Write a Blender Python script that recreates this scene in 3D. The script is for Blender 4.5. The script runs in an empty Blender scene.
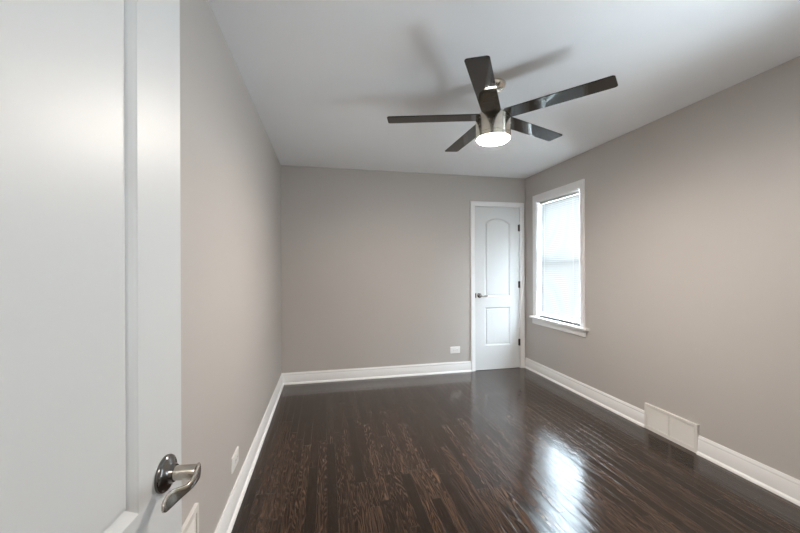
import bpy, bmesh, math, random
from mathutils import Vector, Matrix
random.seed(7)
C = bpy.context.scene.collection
S = bpy.context.scene

# ------------------------------------------------------------------ room size (metres)
XL, XR, YB, YF, H = -0.488, 2.523, 4.039, -0.035, 2.44

# ------------------------------------------------------------------ camera
F_PX, YAW, CAM_H, CY, ROLL = 346.1, 0.21046, 1.2991, 267.34, -0.00401
cam = bpy.data.cameras.new('camera')
cam.sensor_fit = 'HORIZONTAL'; cam.sensor_width = 36.0
cam.lens = 36.0 * F_PX / 800.0
cam.shift_y = (CY - 266.5) / 800.0
cam.clip_start = 0.02
camo = bpy.data.objects.new('camera', cam); C.objects.link(camo)
camo.location = (0, 0, CAM_H)
camo.rotation_euler = (Matrix.Rotation(-YAW, 3, 'Z') @ Matrix.Rotation(math.pi/2, 3, 'X') @ Matrix.Rotation(ROLL, 3, 'Z')).to_euler()
S.camera = camo

# ------------------------------------------------------------------ light and exposure
S.view_settings.view_transform = 'Standard'
S.view_settings.look = 'None'
S.view_settings.gamma = 1.0
S.view_settings.use_curve_mapping = False
S.view_settings.exposure = 2.5
S.cycles.max_bounces = 14
S.cycles.diffuse_bounces = 8
S.cycles.glossy_bounces = 6
S.cycles.transparent_max_bounces = 16
S.cycles.caustics_reflective = True
S.cycles.caustics_refractive = False
S.cycles.sample_clamp_indirect = 30.0

SKY = 10.5             # overcast daylight seen through the windows
LAMP = 90.0           # glowing lens of the fan lamp
HALL_FILL = 4.0           # fill light added in the unseen hall behind the camera (W)

world = bpy.data.worlds.new('sky'); S.world = world
world.use_nodes = True
wnt = world.node_tree; bg = wnt.nodes['Background']
bg.inputs[1].default_value = SKY
# overcast sky: pale low down (neighbouring roofs and haze), bright and bluer higher up, pale ground below
wtc = wnt.nodes.new('ShaderNodeTexCoord'); wsp = wnt.nodes.new('ShaderNodeSeparateXYZ'); wcr = wnt.nodes.new('ShaderNodeValToRGB'); wmr = wnt.nodes.new('ShaderNodeMapRange')
wmr.inputs['From Min'].default_value = -1.0
wnt.links.new(wtc.outputs['Generated'], wsp.inputs[0]); wnt.links.new(wsp.outputs['Z'], wmr.inputs['Value'])
wnt.links.new(wmr.outputs['Result'], wcr.inputs['Fac']); wnt.links.new(wcr.outputs['Color'], bg.inputs[0])
we = wcr.color_ramp.elements
we[0].position = 0.48; we[0].color = (0.64, 0.71, 0.79, 1)
we[1].position = 0.80; we[1].color = (0.98, 1.15, 1.34, 1)
for p_, c_ in ((0.50, (0.44, 0.47, 0.50, 1)), (0.63, (0.44, 0.47, 0.50, 1)), (0.70, (0.98, 1.15, 1.34, 1))):
    k_ = we.new(p_); k_.color = c_

def area(name, loc, rot, sx, sy, power, col=(1, 1, 1), portal=False):
    l = bpy.data.lights.new(name, 'AREA'); l.shape = 'RECTANGLE'; l.size = sx; l.size_y = sy
    l.energy = power; l.color = col
    if portal: l.cycles.is_portal = True
    o = bpy.data.objects.new(name, l); C.objects.link(o); o.location = loc; o.rotation_euler = rot
    return o

# right wall window openings (y0, y1, z0, z1); the second is added for fill
WIN = [(3.046, 3.795, 0.69, 2.095), (0.10, 0.85, 0.42, 1.62)]
for i, (y0, y1, z0, z1) in enumerate(WIN):
    area('daylight_portal', (XR+0.17, (y0+y1)/2, (z0+z1)/2), (0, math.radians(90), 0), z1-z0, y1-y0, 1, portal=True)
area('hall_fill', (0.1, -0.95, H-0.03), (0, 0, 0), 0.45, 0.45, HALL_FILL, (1.0, 0.93, 0.84))  # added fill, comes in through the doorway from out of view

# ------------------------------------------------------------------ materials
def new_mat(name):
    m = bpy.data.materials.new(name); m.use_nodes = True
    nt = m.node_tree; b = nt.nodes['Principled BSDF']
    return m, nt, b
def node(nt, kind, **kw):
    n = nt.nodes.new(kind)
    for k, v in kw.items(): setattr(n, k, v)
    return n
def sc(c):   # sRGB 0-255 -> linear
    return tuple(((v/255)/12.92 if v/255 <= .04045 else ((v/255+.055)/1.055)**2.4) for v in c) + (1,)

def paint(name, col, rough=0.6, bump=0.05, scale=180, spec=0.5, vary=0.02):
    m, nt, b = new_mat(name)
    b.inputs['Roughness'].default_value = rough
    b.inputs['Specular IOR Level'].default_value = spec
    tc = node(nt, 'ShaderNodeTexCoord')
    n1 = node(nt, 'ShaderNodeTexNoise'); n1.inputs['Scale'].default_value = 2.5; n1.inputs['Detail'].default_value = 4
    nt.links.new(tc.outputs['Object'], n1.inputs['Vector'])
    mx = node(nt, 'ShaderNodeMix', data_type='RGBA')
    mx.inputs['A'].default_value = tuple(c*(1-vary) for c in col[:3]) + (1,)
    mx.inputs['B'].default_value = tuple(min(1, c*(1+vary)) for c in col[:3]) + (1,)
    nt.links.new(n1.outputs['Fac'], mx.inputs['Factor'])
    nt.links.new(mx.outputs['Result'], b.inputs['Base Color'])
    if bump:
        n2 = node(nt, 'ShaderNodeTexNoise'); n2.inputs['Scale'].default_value = scale; n2.inputs['Detail'].default_value = 2
        nt.links.new(tc.outputs['Object'], n2.inputs['Vector'])
        bp = node(nt, 'ShaderNodeBump'); bp.inputs['Strength'].default_value = bump; bp.inputs['Distance'].default_value = 0.002
        nt.links.new(n2.outputs['Fac'], bp.inputs['Height']); nt.links.new(bp.outputs['Normal'], b.inputs['Normal'])
    return m

def metal(name, col, rough, brushed=None):
    m, nt, b = new_mat(name)
    b.inputs['Base Color'].default_value = col; b.inputs['Metallic'].default_value = 1.0
    b.inputs['Roughness'].default_value = rough
    if brushed:
        tc = node(nt, 'ShaderNodeTexCoord'); mp = node(nt, 'ShaderNodeMapping'); mp.inputs['Scale'].default_value = brushed
        n = node(nt, 'ShaderNodeTexNoise'); n.inputs['Scale'].default_value = 1; n.inputs['Detail'].default_value = 3
        nt.links.new(tc.outputs['Object'], mp.inputs['Vector']); nt.links.new(mp.outputs['Vector'], n.inputs['Vector'])
        mr = node(nt, 'ShaderNodeMapRange'); mr.inputs['To Min'].default_value = rough*0.8; mr.inputs['To Max'].default_value = rough*1.3
        nt.links.new(n.outputs['Fac'], mr.inputs['Value']); nt.links.new(mr.outputs['Result'], b.inputs['Roughness'])
    return m

M = {}
M['wall'] = paint('greige_wall_paint', (0.49, 0.465, 0.443, 1), 0.55, 0.10, 220)
M['ceiling'] = paint('ceiling_paint', (0.88, 0.885, 0.895, 1), 0.8, 0.08, 160, 0.3)
M['trim'] = paint('white_trim_paint', (0.80, 0.80, 0.80, 1), 0.35, 0.02, 60)
M['door'] = paint('white_door_paint', (0.67, 0.685, 0.69, 1), 0.40, 0.06, 45, 0.37)
M['plastic'] = paint('white_plastic', (0.85, 0.85, 0.84, 1), 0.3, 0)
M['register'] = paint('white_enamelled_register', (0.74, 0.72, 0.69, 1), 0.35, 0)
M['shade_plastic'] = paint('backlit_white_plastic', (0.55, 0.55, 0.56, 1), 0.4, 0)  # white plastic greyed: the headrail's backlit shade is put into the colour
M['dark'] = paint('dark_slot', (0.012, 0.011, 0.01, 1), 0.6, 0)
M['nickel'] = metal('brushed_nickel', (0.74, 0.68, 0.58, 1), 0.24, (6, 6, 500))
M['nickel_lever'] = metal('satin_nickel', (0.50, 0.46, 0.41, 1), 0.22)
M['dark_nickel'] = metal('dark_polished_nickel', (0.20, 0.195, 0.19, 1), 0.16)
M['hinge'] = metal('dark_bronze', (0.05, 0.045, 0.04, 1), 0.4)

def blade_mat():
    m, nt, b = new_mat('espresso_gloss_blade')
    b.inputs['Roughness'].default_value = 0.05; b.inputs['Specular IOR Level'].default_value = 0.40
    b.inputs['Coat Weight'].default_value = 0.0
    b.inputs['IOR'].default_value = 1.5
    tc = node(nt, 'ShaderNodeTexCoord'); mp = node(nt, 'ShaderNodeMapping'); mp.inputs['Scale'].default_value = (8, 120, 120)
    n = node(nt, 'ShaderNodeTexNoise'); n.inputs['Scale'].default_value = 1; n.inputs['Detail'].default_value = 4
    nt.links.new(tc.outputs['Object'], mp.inputs['Vector']); nt.links.new(mp.outputs['Vector'], n.inputs['Vector'])
    cr = node(nt, 'ShaderNodeValToRGB')
    cr.color_ramp.elements[0].position = 0.3; cr.color_ramp.elements[0].color = (0.004, 0.003, 0.002, 1)
    cr.color_ramp.elements[1].position = 0.75; cr.color_ramp.elements[1].color = (0.014, 0.009, 0.006, 1)
    nt.links.new(n.outputs['Fac'], cr.inputs['Fac']); nt.links.new(cr.outputs['Color'], b.inputs['Base Color'])
    return m
M['blade'] = blade_mat()

def lens_mat():
    m, nt, b = new_mat('glowing_frosted_lens')
    b.inputs['Base Color'].default_value = (0.9, 0.88, 0.84, 1); b.inputs['Roughness'].default_value = 0.4
    b.inputs['Emission Color'].default_value = (1.0, 0.90, 0.80, 1); b.inputs['Emission Strength'].default_value = LAMP
    return m
M['lens'] = lens_mat()

def slat_mat():
    m, nt, b = new_mat('white_blind_slat')
    nt.nodes.remove(b)
    d = node(nt, 'ShaderNodeBsdfDiffuse'); d.inputs['Color'].default_value = (0.37, 0.37, 0.365, 1)
    t = node(nt, 'ShaderNodeBsdfTranslucent'); t.inputs['Color'].default_value = (0.80, 0.82, 0.82, 1)
    mx = node(nt, 'ShaderNodeMixShader'); mx.inputs[0].default_value = 0.015
    nt.links.new(d.outputs[0], mx.inputs[1]); nt.links.new(t.outputs[0], mx.inputs[2])
    nt.links.new(mx.outputs[0], nt.nodes['Material Output'].inputs['Surface'])
    return m
M['slat'] = slat_mat()

def glass_mat():
    m, nt, b = new_mat('window_glass')
    nt.nodes.remove(b)
    t = node(nt, 'ShaderNodeBsdfTransparent'); t.inputs['Color'].default_value = (0.95, 0.97, 0.96, 1)
    g = node(nt, 'ShaderNodeBsdfGlossy'); g.inputs['Roughness'].default_value = 0.02
    lw = node(nt, 'ShaderNodeLayerWeight'); lw.inputs['Blend'].default_value = 0.5
    pw = node(nt, 'ShaderNodeMath', operation='POWER'); pw.inputs[1].default_value = 5.0; nt.links.new(lw.outputs['Facing'], pw.inputs[0])
    fr = node(nt, 'ShaderNodeMath', operation='MULTIPLY_ADD'); fr.inputs[1].default_value = 0.96; fr.inputs[2].default_value = 0.04; nt.links.new(pw.outputs[0], fr.inputs[0])
    mx = node(nt, 'ShaderNodeMixShader')
    nt.links.new(fr.outputs[0], mx.inputs[0]); nt.links.new(t.outputs[0], mx.inputs[1]); nt.links.new(g.outputs[0], mx.inputs[2])
    nt.links.new(mx.outputs[0], nt.nodes['Material Output'].inputs['Surface'])
    return m
M['glass'] = glass_mat()

def floor_mat():
    m, nt, b = new_mat('dark_stained_oak_strip_floor')
    L = nt.links.new
    def math_(op, a, b_=None, c=None):
        n = node(nt, 'ShaderNodeMath', operation=op)
        for i, v in enumerate((a, b_, c)):
            if v is None: continue
            if isinstance(v, (int, float)): n.inputs[i].default_value = v
            else: L(v, n.inputs[i])
        return n.outputs[0]
    tc = node(nt, 'ShaderNodeTexCoord'); sep = node(nt, 'ShaderNodeSeparateXYZ'); L(tc.outputs['Object'], sep.inputs[0])
    W, LEN = 0.057, 0.95
    xs = math_('DIVIDE', sep.outputs['X'], W)
    row = math_('FLOOR', xs); fx = math_('FRACT', xs)
    wn = node(nt, 'ShaderNodeTexWhiteNoise', noise_dimensions='1D'); L(row, wn.inputs['W'])
    yo = math_('MULTIPLY_ADD', wn.outputs['Value'], 7.3, math_('DIVIDE', sep.outputs['Y'], LEN))
    col = math_('FLOOR', yo); fy = math_('FRACT', yo)
    cid = node(nt, 'ShaderNodeCombineXYZ'); L(row, cid.inputs[0]); L(col, cid.inputs[1])
    pid = node(nt, 'ShaderNodeTexWhiteNoise', noise_dimensions='2D'); L(cid.outputs[0], pid.inputs['Vector'])
    # joints between the strips
    ex = math_('MINIMUM', fx, math_('SUBTRACT', 1.0, fx))
    ey = math_('MULTIPLY', math_('MINIMUM', fy, math_('SUBTRACT', 1.0, fy)), LEN/W)
    e = math_('MINIMUM', ex, ey)
    gap = node(nt, 'ShaderNodeMapRange'); gap.inputs['From Min'].default_value = 0.0; gap.inputs['From Max'].default_value = 0.028
    L(e, gap.inputs['Value'])
    # grain: coordinates shifted per board
    sh = node(nt, 'ShaderNodeVectorMath', operation='MULTIPLY_ADD')
    L(pid.outputs['Color'], sh.inputs[0]); sh.inputs[1].default_value = (13, 37, 5); L(tc.outputs['Object'], sh.inputs[2])
    mp = node(nt, 'ShaderNodeMapping'); mp.inputs['Scale'].default_value = (18, 1.6, 1); L(sh.outputs[0], mp.inputs['Vector'])
    nz = node(nt, 'ShaderNodeTexNoise'); nz.inputs['Scale'].default_value = 1.0; nz.inputs['Detail'].default_value = 2.0; nz.inputs['Roughness'].default_value = 0.45
    L(mp.outputs[0], nz.inputs['Vector'])
    rings = math_('FRACT', math_('MULTIPLY', nz.outputs['Fac'], 20.0))
    ring = math_('ABSOLUTE', math_('MULTIPLY_ADD', rings, 2.0, -1.0))        # cathedral lines
    mp2 = node(nt, 'ShaderNodeMapping'); mp2.inputs['Scale'].default_value = (300, 7, 1); L(sh.outputs[0], mp2.inputs['Vector'])
    fine = node(nt, 'ShaderNodeTexNoise'); fine.inputs['Scale'].default_value = 1.0; fine.inputs['Detail'].default_value = 3.0
    L(mp2.outputs[0], fine.inputs['Vector'])
    g = math_('ADD', math_('MULTIPLY', math_('POWER', ring, 1.2), 0.30), math_('MULTIPLY', fine.outputs['Fac'], 0.82))
    cr = node(nt, 'ShaderNodeValToRGB'); el = cr.color_ramp.elements
    el[0].position = 0.12; el[0].color = (0.0036, 0.0021, 0.0015, 1)
    el[1].position = 0.95; el[1].color = (0.100, 0.062, 0.039, 1)
    k = cr.color_ramp.elements.new(0.5); k.color = (0.018, 0.0098, 0.0064, 1)
    L(g, cr.inputs['Fac'])
    tint = node(nt, 'ShaderNodeMapRange'); tint.inputs['To Min'].default_value = 0.5; tint.inputs['To Max'].default_value = 1.5
    L(pid.outputs['Value'], tint.inputs['Value'])
    sc1 = node(nt, 'ShaderNodeVectorMath', operation='SCALE'); L(cr.outputs['Color'], sc1.inputs[0]); L(tint.outputs[0], sc1.inputs['Scale'])
    sc2 = node(nt, 'ShaderNodeVectorMath', operation='SCALE'); L(sc1.outputs[0], sc2.inputs[0])
    L(math_('MULTIPLY_ADD', gap.outputs[0], 0.75, 0.25), sc2.inputs['Scale'])
    L(sc2.outputs[0], b.inputs['Base Color'])
    rg = node(nt, 'ShaderNodeMapRange'); rg.inputs['To Min'].default_value = 0.14; rg.inputs['To Max'].default_value = 0.24
    L(fine.outputs['Fac'], rg.inputs['Value']); L(rg.outputs[0], b.inputs['Roughness'])
    b.inputs['Specular IOR Level'].default_value = 0.06
    b.inputs['Coat Weight'].default_value = 0.8; b.inputs['Coat Roughness'].default_value = 0.09
    # varnish: every strip slightly cupped and tipped, long shallow ripples along the grain, pores
    tip = math_('MULTIPLY', math_('MULTIPLY', math_('SUBTRACT', pid.outputs['Value'], 0.5), fx), 1.0)
    cup = math_('MULTIPLY', math_('POWER', math_('ABSOLUTE', math_('SUBTRACT', fx, 0.5)), 2.0), 0.6)
    mp3 = node(nt, 'ShaderNodeMapping'); mp3.inputs['Scale'].default_value = (70, 5, 1); L(sh.outputs[0], mp3.inputs['Vector'])
    rip = node(nt, 'ShaderNodeTexNoise'); rip.inputs['Scale'].default_value = 1.0; rip.inputs['Detail'].default_value = 2.0
    L(mp3.outputs[0], rip.inputs['Vector'])
    hgt = math_('ADD', math_('ADD', math_('MULTIPLY', gap.outputs[0], 0.4), math_('MULTIPLY', ring, 0.06)),
                math_('ADD', math_('ADD', cup, tip), math_('ADD', math_('MULTIPLY', rip.outputs['Fac'], 0.9), math_('MULTIPLY', fine.outputs['Fac'], 0.12))))
    bp = node(nt, 'ShaderNodeBump'); bp.inputs['Strength'].default_value = 1.0; bp.inputs['Distance'].default_value = 0.0010
    L(hgt, bp.inputs['Height']); L(bp.outputs['Normal'], b.inputs['Normal']); L(bp.outputs['Normal'], b.inputs['Coat Normal'])
    return m
M['floor'] = floor_mat()

# ------------------------------------------------------------------ mesh helpers
def obj(name, bm, mat, parent=None, smooth=False, loc=None):
    bmesh.ops.remove_doubles(bm, verts=bm.verts, dist=1e-6)
    bmesh.ops.recalc_face_normals(bm, faces=bm.faces)
    me = bpy.data.meshes.new(name); bm.to_mesh(me); bm.free()
    me.materials.append(mat)
    if smooth:
        for p in me.polygons: p.use_smooth = True
        me.set_sharp_from_angle(angle=math.radians(35))
    o = bpy.data.objects.new(name, me); C.objects.link(o)
    if parent is not None: o.parent = parent
    if loc is not None: o.location = loc
    return o
def tag(o, label=None, cat=None, group=None, kind=None):
    if label: o['label'] = label
    if cat: o['category'] = cat
    if group: o['group'] = group
    if kind: o['kind'] = kind
    return o
def empty(name, loc=(0, 0, 0), rz=0.0):
    o = bpy.data.objects.new(name, None); C.objects.link(o)
    o.empty_display_size = 0.1; o.location = loc; o.rotation_euler = (0, 0, rz)
    return o
ID = lambda u, v, w: Vector((u, v, w))

def box(bm, a, b, bevel=0.0, f=ID):
    tmp = bmesh.new()
    vs = [tmp.verts.new((x, y, z)) for x in (a[0], b[0]) for y in (a[1], b[1]) for z in (a[2], b[2])]
    for q in ((0,1,3,2), (4,6,7,5), (0,4,5,1), (2,3,7,6), (0,2,6,4), (1,5,7,3)):
        tmp.faces.new([vs[i] for i in q])
    bmesh.ops.recalc_face_normals(tmp, faces=tmp.faces)
    if bevel: bmesh.ops.bevel(tmp, geom=list(tmp.edges), offset=bevel, segments=2, affect='EDGES', profile=0.6)
    mp = {v: bm.verts.new(f(*v.co)) for v in tmp.verts}
    for fc in tmp.faces: bm.faces.new([mp[v] for v in fc.verts])
    tmp.free()

def offset_path(path, off, closed):
    n = len(path); out = []
    def nrm(a, b):
        dx, dy = b[0]-a[0], b[1]-a[1]; l = math.hypot(dx, dy); return (dy/l, -dx/l)
    for i in range(n):
        ns = []
        if closed or i > 0: ns.append(nrm(path[i-1], path[i]))
        if closed or i < n-1: ns.append(nrm(path[i], path[(i+1) % n]))
        if len(ns) == 1: m = ns[0]
        else:
            k = 1 + ns[0][0]*ns[1][0] + ns[0][1]*ns[1][1]
            m = ((ns[0][0]+ns[1][0])/k, (ns[0][1]+ns[1][1])/k)
        out.append((path[i][0]+m[0]*off, path[i][1]+m[1]*off))
    return out
def ribbon(bm, path, profile, closed=False, f=ID, loop=True):
    """sweep a profile [(offset to the right of travel, depth)] along a planar path with mitred corners"""
    rings = [[bm.verts.new(f(u, v, w)) for u, v in offset_path(path, o, closed)] for o, w in profile]
    n = len(path); k = len(rings)
    for j in range(k if loop else k-1):
        A, B = rings[j], rings[(j+1) % k]
        for i in range(n if closed else n-1):
            bm.faces.new((A[i], A[(i+1) % n], B[(i+1) % n], B[i]))
    if loop and not closed:
        bm.faces.new([r[0] for r in rings]); bm.faces.new([r[-1] for r in rings][::-1])
    return rings
def lathe(bm, prof, seg=48, f=ID):
    """prof: (radius, height); spun about the w axis"""
    rings = []
    for r, z in prof:
        if r < 1e-6: rings.append([bm.verts.new(f(0, 0, z))])
        else: rings.append([bm.verts.new(f(r*math.cos(2*math.pi*i/seg), r*math.sin(2*math.pi*i/seg), z)) for i in range(seg)])
    for A, B in zip(rings, rings[1:]):
        for i in range(seg):
            j = (i+1) % seg
            if len(A) == 1 and len(B) == 1: continue
            if len(A) == 1: bm.faces.new((A[0], B[i], B[j]))
            elif len(B) == 1: bm.faces.new((A[i], A[j], B[0]))
            else: bm.faces.new((A[i], A[j], B[j], B[i]))
def tube(bm, pts, r, seg=10, f=ID):
    pts = [Vector(p) for p in pts]; rings = []
    for i, p in enumerate(pts):
        t = (pts[min(i+1, len(pts)-1)] - pts[max(i-1, 0)]).normalized()
        a = t.orthogonal().normalized() if i == 0 else (a - t*a.dot(t)).normalized()
        b_ = t.cross(a)
        rings.append([bm.verts.new(f(*(p + (a*math.cos(2*math.pi*k/seg) + b_*math.sin(2*math.pi*k/seg))*r))) for k in range(seg)])
    for A, B in zip(rings, rings[1:]):
        for i in range(seg): bm.faces.new((A[i], A[(i+1) % seg], B[(i+1) % seg], B[i]))
    bm.faces.new(rings[0][::-1]); bm.faces.new(rings[-1])
def rrect(u0, v0, u1, v1, r, n=5):
    pts = []
    for cx, cy, a0 in ((u1-r, v0+r, -90), (u1-r, v1-r, 0), (u0+r, v1-r, 90), (u0+r, v0+r, 180)):
        for i in range(n+1):
            a = math.radians(a0 + 90*i/n); pts.append((cx+r*math.cos(a), cy+r*math.sin(a)))
    return pts
def plate(bm, outline, prof, f=ID):
    """closed CCW outline raised through rings (inset, height); last ring capped"""
    rings = [[bm.verts.new(f(u, v, w)) for u, v in offset_path(outline, -ins, True)] for ins, w in prof]
    n = len(outline)
    for A, B in zip(rings, rings[1:]):
        for i in range(n): bm.faces.new((A[i], A[(i+1) % n], B[(i+1) % n], B[i]))
    bm.faces.new(rings[-1]); bm.faces.new(rings[0][::-1])

# ------------------------------------------------------------------ the shell
HALL_Y = -1.75
bm = bmesh.new(); box(bm, (XL-0.15, HALL_Y-0.1, -0.05), (XR+0.15, YB+0.85, 0.0))
tag(obj('floor', bm, M['floor']), 'dark stained narrow oak strip floor, glossy', kind='structure')
bm = bmesh.new(); box(bm, (XL-0.15, HALL_Y-0.1, H), (XR+0.15, YB+0.85, H+0.06))
tag(obj('ceiling', bm, M['ceiling']), 'flat white painted ceiling', kind='structure')
T = 0.12
bm = bmesh.new(); box(bm, (XL-T, HALL_Y, 0), (XL, YB+T, H))
tag(obj('wall_left', bm, M['wall']), 'long greige wall on the left', kind='structure')
# back wall with the closet opening
CX0, CX1, CZ = 1.819, 2.440, 2.064
bm = bmesh.new()
box(bm, (XL, YB, 0), (CX0-0.012, YB+T, H)); box(bm, (CX1+0.012, YB, 0), (XR, YB+T, H)); box(bm, (CX0-0.012, YB, CZ+0.012), (CX1+0.012, YB+T, H))
tag(obj('wall_back', bm, M['wall']), 'greige far wall with the closet door', kind='structure')
# right wall with window openings
TR = 0.16
bm = bmesh.new()
ys = [HALL_Y]
for y0, y1, z0, z1 in sorted(WIN):
    box(bm, (XR, ys[-1], 0), (XR+TR, y0, H)); box(bm, (XR, y0, 0), (XR+TR, y1, z0)); box(bm, (XR, y0, z1), (XR+TR, y1, H)); ys.append(y1)
box(bm, (XR, ys[-1], 0), (XR+TR, YB+T, H))
tag(obj('wall_right', bm, M['wall']), 'greige wall with the window on the right', kind='structure')
# front wall with the doorway the photograph looks through
DX0, DX1, DZ = -0.352, 0.418, 2.064
bm = bmesh.new()
box(bm, (XL, YF-T, 0), (DX0-0.012, YF, H)); box(bm, (DX1+0.012, YF-T, 0), (XR, YF, H)); box(bm, (DX0-0.012, YF-T, DZ+0.012), (DX1+0.012, YF, H))
tag(obj('wall_front', bm, M['wall']), 'greige wall with the entry doorway', kind='structure')
bm = bmesh.new(); box(bm, (XL, HALL_Y-T, 0), (XR, HALL_Y, H))
tag(obj('wall_hall', bm, M['wall']), 'greige hall wall beyond the doorway', kind='structure')
bm = bmesh.new(); box(bm, (XL, YB+0.75, 0), (XR, YB+0.85, H)); box(bm, (1.45, YB+T, 0), (1.5, YB+0.75, H)); box(bm, (XR, YB+T, 0), (XR+0.1, YB+0.85, H))
tag(obj('wall_closet', bm, M['wall']), 'closet walls behind the closed door', kind='structure')

# casings ----------------------------------------------------------------
CAS = lambda w, t=0.017: [(0, 0), (0, t*0.55), (0.004, t*0.62), (w*0.45, t*0.72), (w*0.72, t*0.98), (w-0.004, t), (w, t*0.85), (w, 0)]
def casing(name, x0, x1, z, w, wt, f, label):
    bm = bmesh.new()
    # travel up the left side, over, and down the right: outside lies to the left, so offsets are negative
    path = [(x0, 0), (x0, z), (x1, z), (x1, 0)]
    ribbon(bm, path, [(-o, d) for o, d in CAS(w)], f=f)
    return tag(obj(name, bm, M['trim'], smooth=True), label, kind='structure')
casing('trim_1', CX0, CX1, CZ, 0.058, 0.017, lambda u, v, w: Vector((u, YB-w, v)), 'white casing round the closet door')
casing('trim_2', DX0, DX1, DZ, 0.058, 0.017, lambda u, v, w: Vector((u, YF+w, v)), 'white casing round the entry doorway')
def jamb(name, x0, x1, z, ya, yb_, stop, label):
    bm = bmesh.new()
    box(bm, (x0-0.012, ya, 0), (x0, yb_, z+0.012)); box(bm, (x1, ya, 0), (x1+0.012, yb_, z+0.012)); box(bm, (x0, ya, z), (x1, yb_, z+0.012))
    s0, s1 = stop
    box(bm, (x0, s0, 0), (x0+0.011, s1, z)); box(bm, (x1-0.011, s0, 0), (x1, s1, z)); box(bm, (x0+0.011, s0, z-0.011), (x1-0.011, s1, z))
    return tag(obj(name, bm, M['trim']), label, kind='structure')
jamb('trim_3', CX0, CX1, CZ, YB, YB+T, (YB+0.040, YB+0.07), 'white jamb of the closet door')
jamb('trim_4', DX0, DX1, DZ, YF-T, YF, (YF-0.08, YF-0.045), 'white jamb of the entry doorway')

# baseboards -----------------------------------------------------------
BH = 0.128
BASE = [(0, 0.0), (0.013, 0.0), (0.027, 0.0), (0.0265, 0.006), (0.0235, 0.013), (0.018, 0.0185), (0.013, 0.020), (0.013, BH-0.030), (0.011, BH-0.026),
        (0.0125, BH-0.020), (0.0115, BH-0.012), (0.007, BH-0.006), (0.006, BH), (0, BH)]
def baseboard(name, path, label):
    """path travels so that the room lies on its right"""
    bm = bmesh.new(); ribbon(bm, path, BASE)
    return tag(obj(name, bm, M['trim'], smooth=True), label, kind='structure')
REG = (1.912, 2.318)                                  # the register sits between these y on the right wall
baseboard('baseboard_left', [(XL, YF), (XL, YB), (CX0-0.058, YB)], 'white baseboard with shoe moulding along the left and far walls')
baseboard('baseboard_right', [(XR, YB-0.002), (XR, REG[1])], 'white baseboard on the right wall between closet and register')
baseboard('baseboard_front', [(XR, REG[0]), (XR, YF), (DX1+0.06, YF)], 'white baseboard on the right wall nearer the camera')

# ------------------------------------------------------------------ panel doors
def arch_panel(u0, v0, u1, v1, rise, n=20):
    pts = [(u0, v0), (u1, v0)]
    if rise <= 0: return pts + [(u1, v1), (u0, v1)]
    half = (u1-u0)/2; R = (half*half+rise*rise)/(2*rise); cy = v1 + rise - R; a = math.asin(half/R)
    for i in range(n+1):
        t = a - 2*a*i/n
        pts.append(((u0+u1)/2 + R*math.sin(t), cy + R*math.cos(t)))
    return pts
PAN = [(0, 0), (0.002, -0.0012), (0.006, -0.0030), (0.012, -0.0062), (0.017, -0.0095), (0.020, -0.0112), (0.0230, -0.0112), (0.0242, -0.0030), (0.030, -0.0018)]
def door_leaf(bm, w, h, z0, th, stile, f, v1=1.857, rise=0.062):
    panels = [arch_panel(stile, 0.923, w-stile, v1, rise), arch_panel(stile, 0.307, w-stile, 0.790, 0)]
    outer = [(0, z0), (w, z0), (w, h), (0, h)]
    backs = []
    for side in (0, 1):
        g = (lambda u, v, ww: f(u, v, ww)) if side == 0 else (lambda u, v, ww: f(u, v, -th-ww))
        es = []; ov = [bm.verts.new(g(u, v, 0)) for u, v in outer]
        es += [bm.edges.new((ov[i], ov[(i+1) % 4])) for i in range(4)]
        backs.append(ov)
        for P in panels:
            rings = [[bm.verts.new(g(u, v, d)) for u, v in offset_path(P, -ins, True)] for ins, d in PAN]
            n = len(P)
            es += [bm.edges.new((rings[0][i], rings[0][(i+1) % n])) for i in range(n)]
            for A, B in zip(rings, rings[1:]):
                for i in range(n): bm.faces.new((A[i], A[(i+1) % n], B[(i+1) % n], B[i]))
            bm.faces.new(rings[-1])
        bmesh.ops.triangle_fill(bm, use_beauty=True, use_dissolve=False, edges=es)
    A, B = backs
    for i in range(4): bm.faces.new((A[i], A[(i+1) % 4], B[(i+1) % 4], B[i]))

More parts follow.
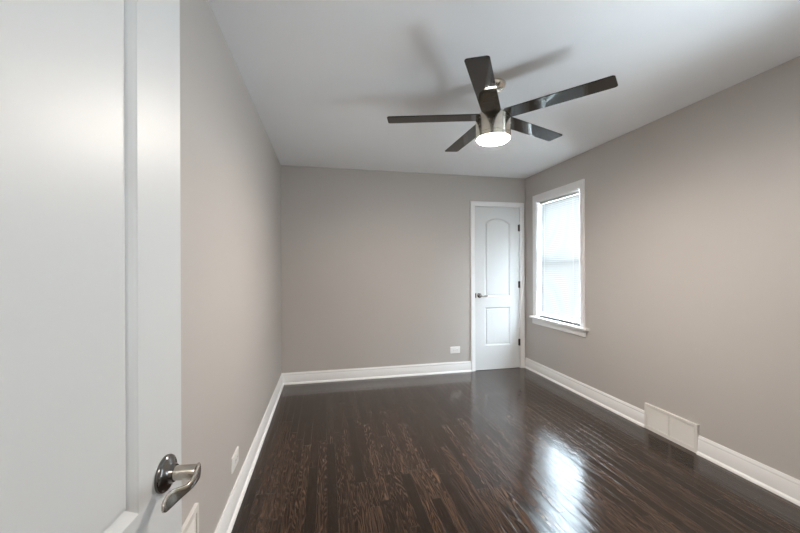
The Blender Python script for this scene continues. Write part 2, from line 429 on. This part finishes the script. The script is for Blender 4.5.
def lever_handle(door, f, sgn, z, name='door_handle'):
    """f maps (along door toward the hinge, height, out of the door face); sgn keeps the lever direction"""
    bm = bmesh.new()
    g = lambda x, y, w: f(x, z+y, w)
    lathe(bm, [(0, 0), (0.0298, 0), (0.0304, 0.003), (0.0292, 0.006), (0.0255, 0.0085), (0.0195, 0.0102), (0.0155, 0.013), (0.0140, 0.018), (0, 0.018)], 48, g)
    rose = obj(name, bm, M['dark_nickel'], door, smooth=True)
    rose['label'] = 'dark polished round rose with satin lever'
    # lever: a straight round neck carrying a thin curved leaf that runs back toward the hinge, drooping a little
    bm = bmesh.new()
    lathe(bm, [(0, 0.014), (0.0120, 0.014), (0.0120, 0.0515), (0.0112, 0.0530), (0, 0.0530)], 32, g)
    # along the door, out of it, half height, half thickness, drop: the leaf has a slim waist behind the neck
    path = [(-0.0125, 0.0495, .0075, .0026, 0), (-0.0105, 0.0513, .0102, .0032, 0), (-0.0060, 0.0537, .0122, .0034, 0), (0.0005, 0.0556, .0126, .0036, .0005), (0.0075, 0.0562, .0112, .0036, .0025),
            (0.0150, 0.0558, .0088, .0036, .0055), (0.0230, 0.0545, .0072, .0036, .0082), (0.0320, 0.0525, .0070, .0036, .0088), (0.0410, 0.0500, .0084, .0036, .0078), (0.0500, 0.0475, .0105, .0036, .0062), (0.0600, 0.0455, .0124, .0036, .0045),
            (0.0690, 0.0445, .0130, .0035, .0035), (0.0770, 0.0445, .0126, .0034, .0028), (0.0835, 0.0450, .0108, .0032, .0022), (0.0885, 0.0457, .0080, .0028, .0018), (0.0912, 0.0462, .0040, .0018, .0016)]
    rings = []; seg = 24
    for i, (s, w, hh, tt, drop) in enumerate(path):
        p, q = path[max(i-1, 0)], path[min(i+1, len(path)-1)]
        dx, dw = q[0]-p[0], q[1]-p[1]; l = math.hypot(dx, dw); nx, nw = -dw/l, dx/l
        zc = z - drop
        ring = []
        for k in range(seg):
            a = 2*math.pi*k/seg; c, s_ = math.cos(a), math.sin(a)
            c = math.copysign(abs(c)**0.6, c); s_ = math.copysign(abs(s_)**0.8, s_)
            ring.append(bm.verts.new(f(s + nx*tt*c, zc + hh*s_, w + nw*tt*c)))
        rings.append(ring)
    for A, B in zip(rings, rings[1:]):
        for i in range(seg): bm.faces.new((A[i], A[(i+1) % seg], B[(i+1) % seg], B[i]))
    bm.faces.new(rings[0]); bm.faces.new(rings[-1][::-1])
    obj('lever', bm, M['nickel_lever'], rose, smooth=True)['label'] = 'satin nickel lever'
    return rose
def hinge(door, f, z):
    bm = bmesh.new()
    lathe(bm, [(0, -0.045), (0.0045, -0.0445), (0.0065, -0.042), (0.0065, 0.042), (0.0045, 0.0445), (0, 0.045)], 14, lambda x, y, w: f(x, z+w, y+0.006))
    box(bm, (-0.004, z-0.042, -0.0008), (0.020, z+0.042, 0.0012), 0, f)
    return obj('hinge', bm, M['hinge'], door, smooth=True)

# closet door, hinged on the right, closed
d1 = tag(empty('door_1', (CX1-0.003, YB+0.002, 0)), 'closed narrow white two-panel arch-top closet door', kind='structure')
W1 = CX1-CX0-0.006
f1 = lambda u, v, w: Vector((-u, -w, v))            # u runs from the hinge toward the latch
bm = bmesh.new(); door_leaf(bm, W1, CZ-0.004, 0.004, 0.035, 0.132, f1)
obj('door_panel', bm, M['door'], d1)
lever_handle(d1, lambda s, v, w: f1(W1-0.058-s, v, w), 1, 0.942)
bm = bmesh.new(); box(bm, (W1-0.016, 0.912, -0.0005), (W1-0.0005, 0.972, 0.0012), 0, f1); obj('latch_plate', bm, M['hinge'], d1)
for z in (1.80, 1.072, 0.33): hinge(d1, f1, z)

# open entry door on the left
TH = math.radians(6.0); W2 = 0.76
EDGE = Vector((-0.269, 0.727, 0)); dd = Vector((math.sin(TH), math.cos(TH), 0)); nn = Vector((math.cos(TH), -math.sin(TH), 0))
d2 = tag(empty('door_2', EDGE - dd*W2, -TH), 'open white two-panel entry door beside the left wall', kind='structure')
f2 = lambda u, v, w: Vector((w, u, v))               # local y runs along the leaf, local x out of its face
bm = bmesh.new(); door_leaf(bm, W2, 2.058, 0.010, 0.035, 0.125, f2)
obj('door_panel', bm, M['door'], d2)
lever_handle(d2, lambda s, v, w: f2(W2-0.056-s, v, w), 1, 0.944)
bm = bmesh.new(); box(bm, (-0.029, W2-0.0004, 0.925), (-0.006, W2+0.0012, 0.985)); box(bm, (-0.023, W2+0.0012, 0.947), (-0.012, W2+0.009, 0.963), 0.001)
obj('latch_plate', bm, M['nickel'], d2)
for z in (1.83, 1.07, 0.25): hinge(d2, lambda x, y, w: f2(x-0.002, y, w), z)

# ------------------------------------------------------------------ windows
def window(name, y0, y1, z0, z1, label):
    yc = (y0+y1)/2
    root = tag(empty(name, (XR, yc, z0)), label, kind='structure')
    w = y1-y0; h = z1-z0
    f = lambda u, v, d: Vector((-d, -u, v))           # u to the right as seen from the room, d into the room
    hw = w/2
    bm = bmesh.new()
    ribbon(bm, [(-hw, 0), (-hw, h+0.018), (hw, h+0.018), (hw, 0)], [(-o, d) for o, d in CAS(0.060, 0.018)], f=f)
    box(bm, (-hw, h, 0), (hw, h+0.018, 0.0105), 0, f)
    obj('window_casing', bm, M['trim'], root, smooth=True)
    bm = bmesh.new()                                  # stool with a rounded nose
    nose = [(-0.045, -0.024), (-0.045, -0.006), (-0.041, -0.001), (-0.036, 0), (0.075, 0), (0.075, -0.024)]
    rings = []
    for u in (-hw-0.095, hw+0.118): rings.append([bm.verts.new(Vector((x, -u, z))) for x, z in nose])
    bm.faces.new(rings[0]); bm.faces.new(rings[1][::-1])
    for i in range(6): bm.faces.new((rings[0][i], rings[0][(i+1) % 6], rings[1][(i+1) % 6], rings[1][i]))
    # notch is hidden in the wall thickness: the part beyond the opening is only the nose
    bmesh.ops.bisect_plane(bm, geom=list(bm.verts)+list(bm.edges)+list(bm.faces), plane_co=(0, 0, 0), plane_no=(1, 0, 0), clear_outer=True)
    bmesh.ops.holes_fill(bm, edges=[e for e in bm.edges if e.is_boundary])
    box(bm, (0, -hw, -0.024), (0.09, hw, 0))
    obj('window_sill', bm, M['trim'], root)
    bm = bmesh.new(); box(bm, (-0.016, -hw-0.075, -0.092), (0, hw+0.075, -0.024), 0.003); obj('apron', bm, M['trim'], root)
    bm = bmesh.new()                                  # jamb lining
    ribbon(bm, [(-hw, 0), (-hw, h), (hw, h), (hw, 0)], [(0, 0), (0.012, 0), (0.012, -0.155), (0, -0.155)], f=f)
    obj('window_jamb', bm, M['trim'], root)
    def sash(v0, v1, d0, d1):
        bm = bmesh.new()
        ribbon(bm, [(-hw+0.012, v0), (hw-0.012, v0), (hw-0.012, v1), (-hw+0.012, v1)], [(0, d0), (-0.032, d0), (-0.038, d0-0.006), (-0.038, d1), (0, d1)], closed=True, f=f)
        s = obj('sash', bm, M['trim'], root)
        bm = bmesh.new(); box(bm, (-hw+0.046, v0+0.034, (d0+d1)/2-0.002), (hw-0.046, v1-0.034, (d0+d1)/2+0.002), 0, f); obj('pane', bm, M['glass'], s)
    mid = 0.4755*h
    sash(0.0, mid+0.018, -0.080, -0.108); sash(mid-0.018, h-0.012, -0.112, -0.140)
    return root
window('window_1', *WIN[0], 'white framed double-hung window beside the closet door')
window('window_fill_2', *WIN[1], 'added unseen double-hung window on the right wall nearest the entry, for fill daylight')  # out of view, added to balance the daylight in the room

# mini blind hung inside the opening
def mini_blind(y0, y1, xc, tilt, label, up=-1, ztop=2.083, zbot=0.716):
    blind = tag(empty('window_blind', (xc, (y0+y1)/2, ztop)), label, 'blind')
    hw = (y1-y0)/2
    bm = bmesh.new(); box(bm, (-0.014, -hw, -0.026), (0.014, hw, 0.0), 0.002); obj('headrail', bm, M['shade_plastic'], blind)['label'] = 'headrail at the top, its backlit grey put into the colour'
    bm = bmesh.new()
    top, bot, pitch = -0.040, zbot-ztop, 0.0215
    for i in range(int((top-bot)/pitch)):
        z = top - i*pitch
        pts = []
        for k in range(5):                            # a crowned slat, its room edge tipped down (up = -1) or up
            s = (k/4-0.5)*0.025; crown = 0.0016*(1-(2*k/4-1)**2)
            pts.append((-s*math.cos(tilt) + up*crown*math.sin(tilt), z + up*s*math.sin(tilt) + crown*math.cos(tilt)))
        A = [bm.verts.new((x, -hw+0.004, zz)) for x, zz in pts]; B = [bm.verts.new((x, hw-0.004, zz)) for x, zz in pts]
        for k in range(4): bm.faces.new((A[k], A[k+1], B[k+1], B[k]))
    obj('slats', bm, M['slat'], blind, smooth=True)
    bm = bmesh.new(); box(bm, (-0.011, -hw+0.002, bot-0.018), (0.011, hw-0.002, bot), 0.003); obj('bottom_rail', bm, M['shade_plastic'], blind)
    for u in (-hw+0.09, hw-0.09):
        bm = bmesh.new()
        for dx in (-0.0125, 0.0125): tube(bm, [(dx, u, -0.02), (dx, u, bot)], 0.0008, 6)
        obj('ladder_cord', bm, M['plastic'], blind)
    bm = bmesh.new(); tube(bm, [(-0.018, hw-0.045, -0.02), (-0.020, hw-0.046, -0.30), (-0.021, hw-0.047, -0.70)], 0.0035, 8)
    lathe(bm, [(0, -0.005), (0.005, -0.003), (0.005, 0.02), (0, 0.022)], 8, lambda x, y, z: Vector((x-0.021, y+hw-0.047, z-0.72)))
    obj('tilt_wand', bm, M['shade_plastic'], blind, smooth=True)
    return blind
mini_blind(3.105, 3.772, XR+0.044, math.radians(71), 'white mini blind hanging closed in the bright window beside the closet door')

mini_blind(0.125, 0.825, XR+0.044, math.radians(50), 'added unseen mini blind in the fill window nearest the entry, slats tipped to light the ceiling', up=1, ztop=1.608, zbot=0.446)  # unseen, added with the fill window; slats tipped to send daylight upward

# ------------------------------------------------------------------ ceiling fan
FX, FY = 1.0252, 1.9954
fan = tag(empty('ceiling_fan', (FX, FY, H)), 'five-blade ceiling fan in brushed nickel with dark glossy blades and lit lamp', 'ceiling fan')
bm = bmesh.new(); lathe(bm, [(0, 0), (0.078, 0), (0.079, -0.006), (0.0765, -0.014), (0.069, -0.026), (0.056, -0.036), (0.038, -0.043), (0.022, -0.046), (0, -0.046)], 48)
obj('canopy', bm, M['nickel'], fan, smooth=True)
bm = bmesh.new(); lathe(bm, [(0, -0.040), (0.0125, -0.040), (0.0125, -0.165), (0.024, -0.168), (0.026, -0.185), (0.026, -0.195), (0, -0.195)], 24)
obj('downrod', bm, M['nickel'], fan, smooth=True)
RH, Z0, Z1 = 0.106, 2.098-H, 2.248-H
bm = bmesh.new(); lathe(bm, [(0, Z1), (0.060, Z1), (RH-0.008, Z1-0.003), (RH-0.002, Z1-0.007), (RH, Z1-0.012), (RH, Z0+0.030), (RH-0.0012, Z0+0.0285), (RH, Z0+0.027), (RH, Z0+0.002), (RH-0.002, Z0), (RH-0.006, Z0), (RH-0.006, Z0+0.010), (0, Z0+0.010)], 64)
obj('motor_housing', bm, M['nickel'], fan, smooth=True)
bm = bmesh.new(); lathe(bm, [(RH-0.007, Z0+0.008), (RH-0.007, Z0-0.001), (RH-0.010, Z0-0.005), (0.090, Z0-0.0105), (0.065, Z0-0.0155), (0.035, Z0-0.0185), (0, Z0-0.0195)], 64)
o = obj('light_lens', bm, M['lens'], fan, smooth=True); o['label'] = 'glowing white round lamp lens'
BZ = 2.237 - H; BR, BW, PT = 0.662, 0.1152, -0.0753; A0 = -2.1514
for i in range(5):
    bm = bmesh.new()
    out = rrect(0.088, -BW/2, BR, BW/2, 0.016, 5)
    plate(bm, out, [(0.001, -0.003), (0, -0.002), (0, 0.002), (0.001, 0.003)])
    b = obj('blade', bm, M['blade'], fan)
    b.location = (0, 0, BZ)
    b.rotation_euler = (Matrix.Rotation(A0 + i*2*math.pi/5, 3, 'Z') @ Matrix.Rotation(PT, 3, 'X')).to_euler()

# ------------------------------------------------------------------ outlets
def outlet(loc, rz, w, h, label):
    """horizontal duplex plate; local -y faces into the room, local x runs along the wall"""
    r = tag(empty('wall_outlet', loc, rz), label, 'outlet')
    f = lambda u, v, d: Vector((u, -d, v))
    bm = bmesh.new(); plate(bm, rrect(-w/2, -h/2, w/2, h/2, 0.004, 3), [(0, 0), (0, 0.003), (0.003, 0.006), (0.006, 0.0065)], f); obj('cover_plate', bm, M['plastic'], r)
    for s in (-1, 1):
        cx = s*0.0215
        bm = bmesh.new(); plate(bm, rrect(cx-0.0135, -0.0165, cx+0.0135, 0.0165, 0.009, 5), [(0, 0.005), (0, 0.008), (0.001, 0.0085)], f)
        rec = obj('receptacle', bm, M['plastic'], r)
        bm = bmesh.new()
        box(bm, (cx-0.006, 0.0045, 0.0083), (cx+0.003, 0.0065, 0.0088), 0, f); box(bm, (cx-0.0045, -0.0065, 0.0083), (cx+0.003, -0.0045, 0.0088), 0, f)
        lathe(bm, [(0, 0.0083), (0.0026, 0.0083), (0.0026, 0.0088), (0, 0.0088)], 12, lambda x, y, w_: f(x+cx+0.0085, y, w_))
        obj('slots', bm, M['dark'], rec)
    bm = bmesh.new(); lathe(bm, [(0, 0.006), (0.003, 0.006), (0.0028, 0.0078), (0, 0.0084)], 12, f); obj('screw', bm, M['nickel'], r, smooth=True)
    return r
outlet((1.5535, YB, 0.276), 0, 0.128, 0.082, 'white duplex outlet on the far wall, left of the closet door')
outlet((XL, 2.020, 0.262), math.radians(90), 0.130, 0.084, 'white duplex outlet low on the left wall beyond the open door')

# ------------------------------------------------------------------ air registers
def register(name, loc, rz, w, z0, z1, panels, label, depth=0.022, slat=0.0105):
    r = tag(empty(name, loc, rz), label, 'air vent')
    f = lambda u, v, d: Vector((u, -d, v))
    h0, h1 = z0, z1
    bm = bmesh.new()
    out = [(-w/2, h0), (w/2, h0), (w/2, h1), (-w/2, h1)]
    box(bm, (-w/2, h0, 0), (-w/2+panels['side'], h1, depth), 0.0015, f); box(bm, (w/2-panels['side'], h0, 0), (w/2, h1, depth), 0.0015, f)
    box(bm, (-w/2+panels['side'], h1-panels['top'], 0), (w/2-panels['side'], h1, depth), 0.0015, f)
    box(bm, (-w/2+panels['side'], h0, 0), (w/2-panels['side'], h0+panels['bottom'], depth), 0.0015, f)
    iw = w-2*panels['side']; np_ = panels['n']; bar = 0.014
    pw = (iw - bar*(np_-1))/np_; b0, b1 = h0+panels['bottom'], h1-panels['top']
    for k in range(np_-1):
        u = -iw/2 + (k+1)*pw + k*bar; box(bm, (u, b0, 0), (u+bar, b1, depth-0.001), 0, f)
    obj('frame', bm, M['register'], r)
    bm = bmesh.new(); box(bm, (-iw/2, b0, 0.0005), (iw/2, b1, 0.002), 0, f); obj('duct_shade', bm, M['dark'], r)  # dark sheet at the wall face, painting in the shade of the duct
    for k in range(np_):
        u0 = -iw/2 + k*(pw+bar); bm = bmesh.new()
        n = int((b1-b0)/slat)
        for i in range(n):                               # thin blades sloping down toward the room
            zt = b0 + (i+1)*(b1-b0)/n; rise = slat*1.25
            q = [(0.006, zt-0.0004), (depth-0.003, zt-rise), (depth-0.003, zt-rise-0.0008), (0.006, zt-0.0012)]
            q = [(d, max(z, b0)) for d, z in q]
            A = [bm.verts.new(f(u0, z, d)) for d, z in q]; B = [bm.verts.new(f(u0+pw, z, d)) for d, z in q]
            for j in range(4): bm.faces.new((A[j], A[(j+1) % 4], B[(j+1) % 4], B[j]))
            bm.faces.new(A[::-1]); bm.faces.new(B)
        obj('louvres', bm, M['register'], r)
    return r
register('air_register', (XR, sum(REG)/2, 0), math.radians(-90), REG[1]-REG[0], 0.0, 0.200, dict(side=0.022, top=0.022, bottom=0.030, n=2), 'white two-panel louvred register set in the right baseboard', depth=0.019)
register('return_grille', (XL, 1.217, 0), math.radians(90), 0.45, 0.135, 0.412, dict(side=0.022, top=0.022, bottom=0.030, n=1), 'white return air grille on the left wall behind the open door', depth=0.014)
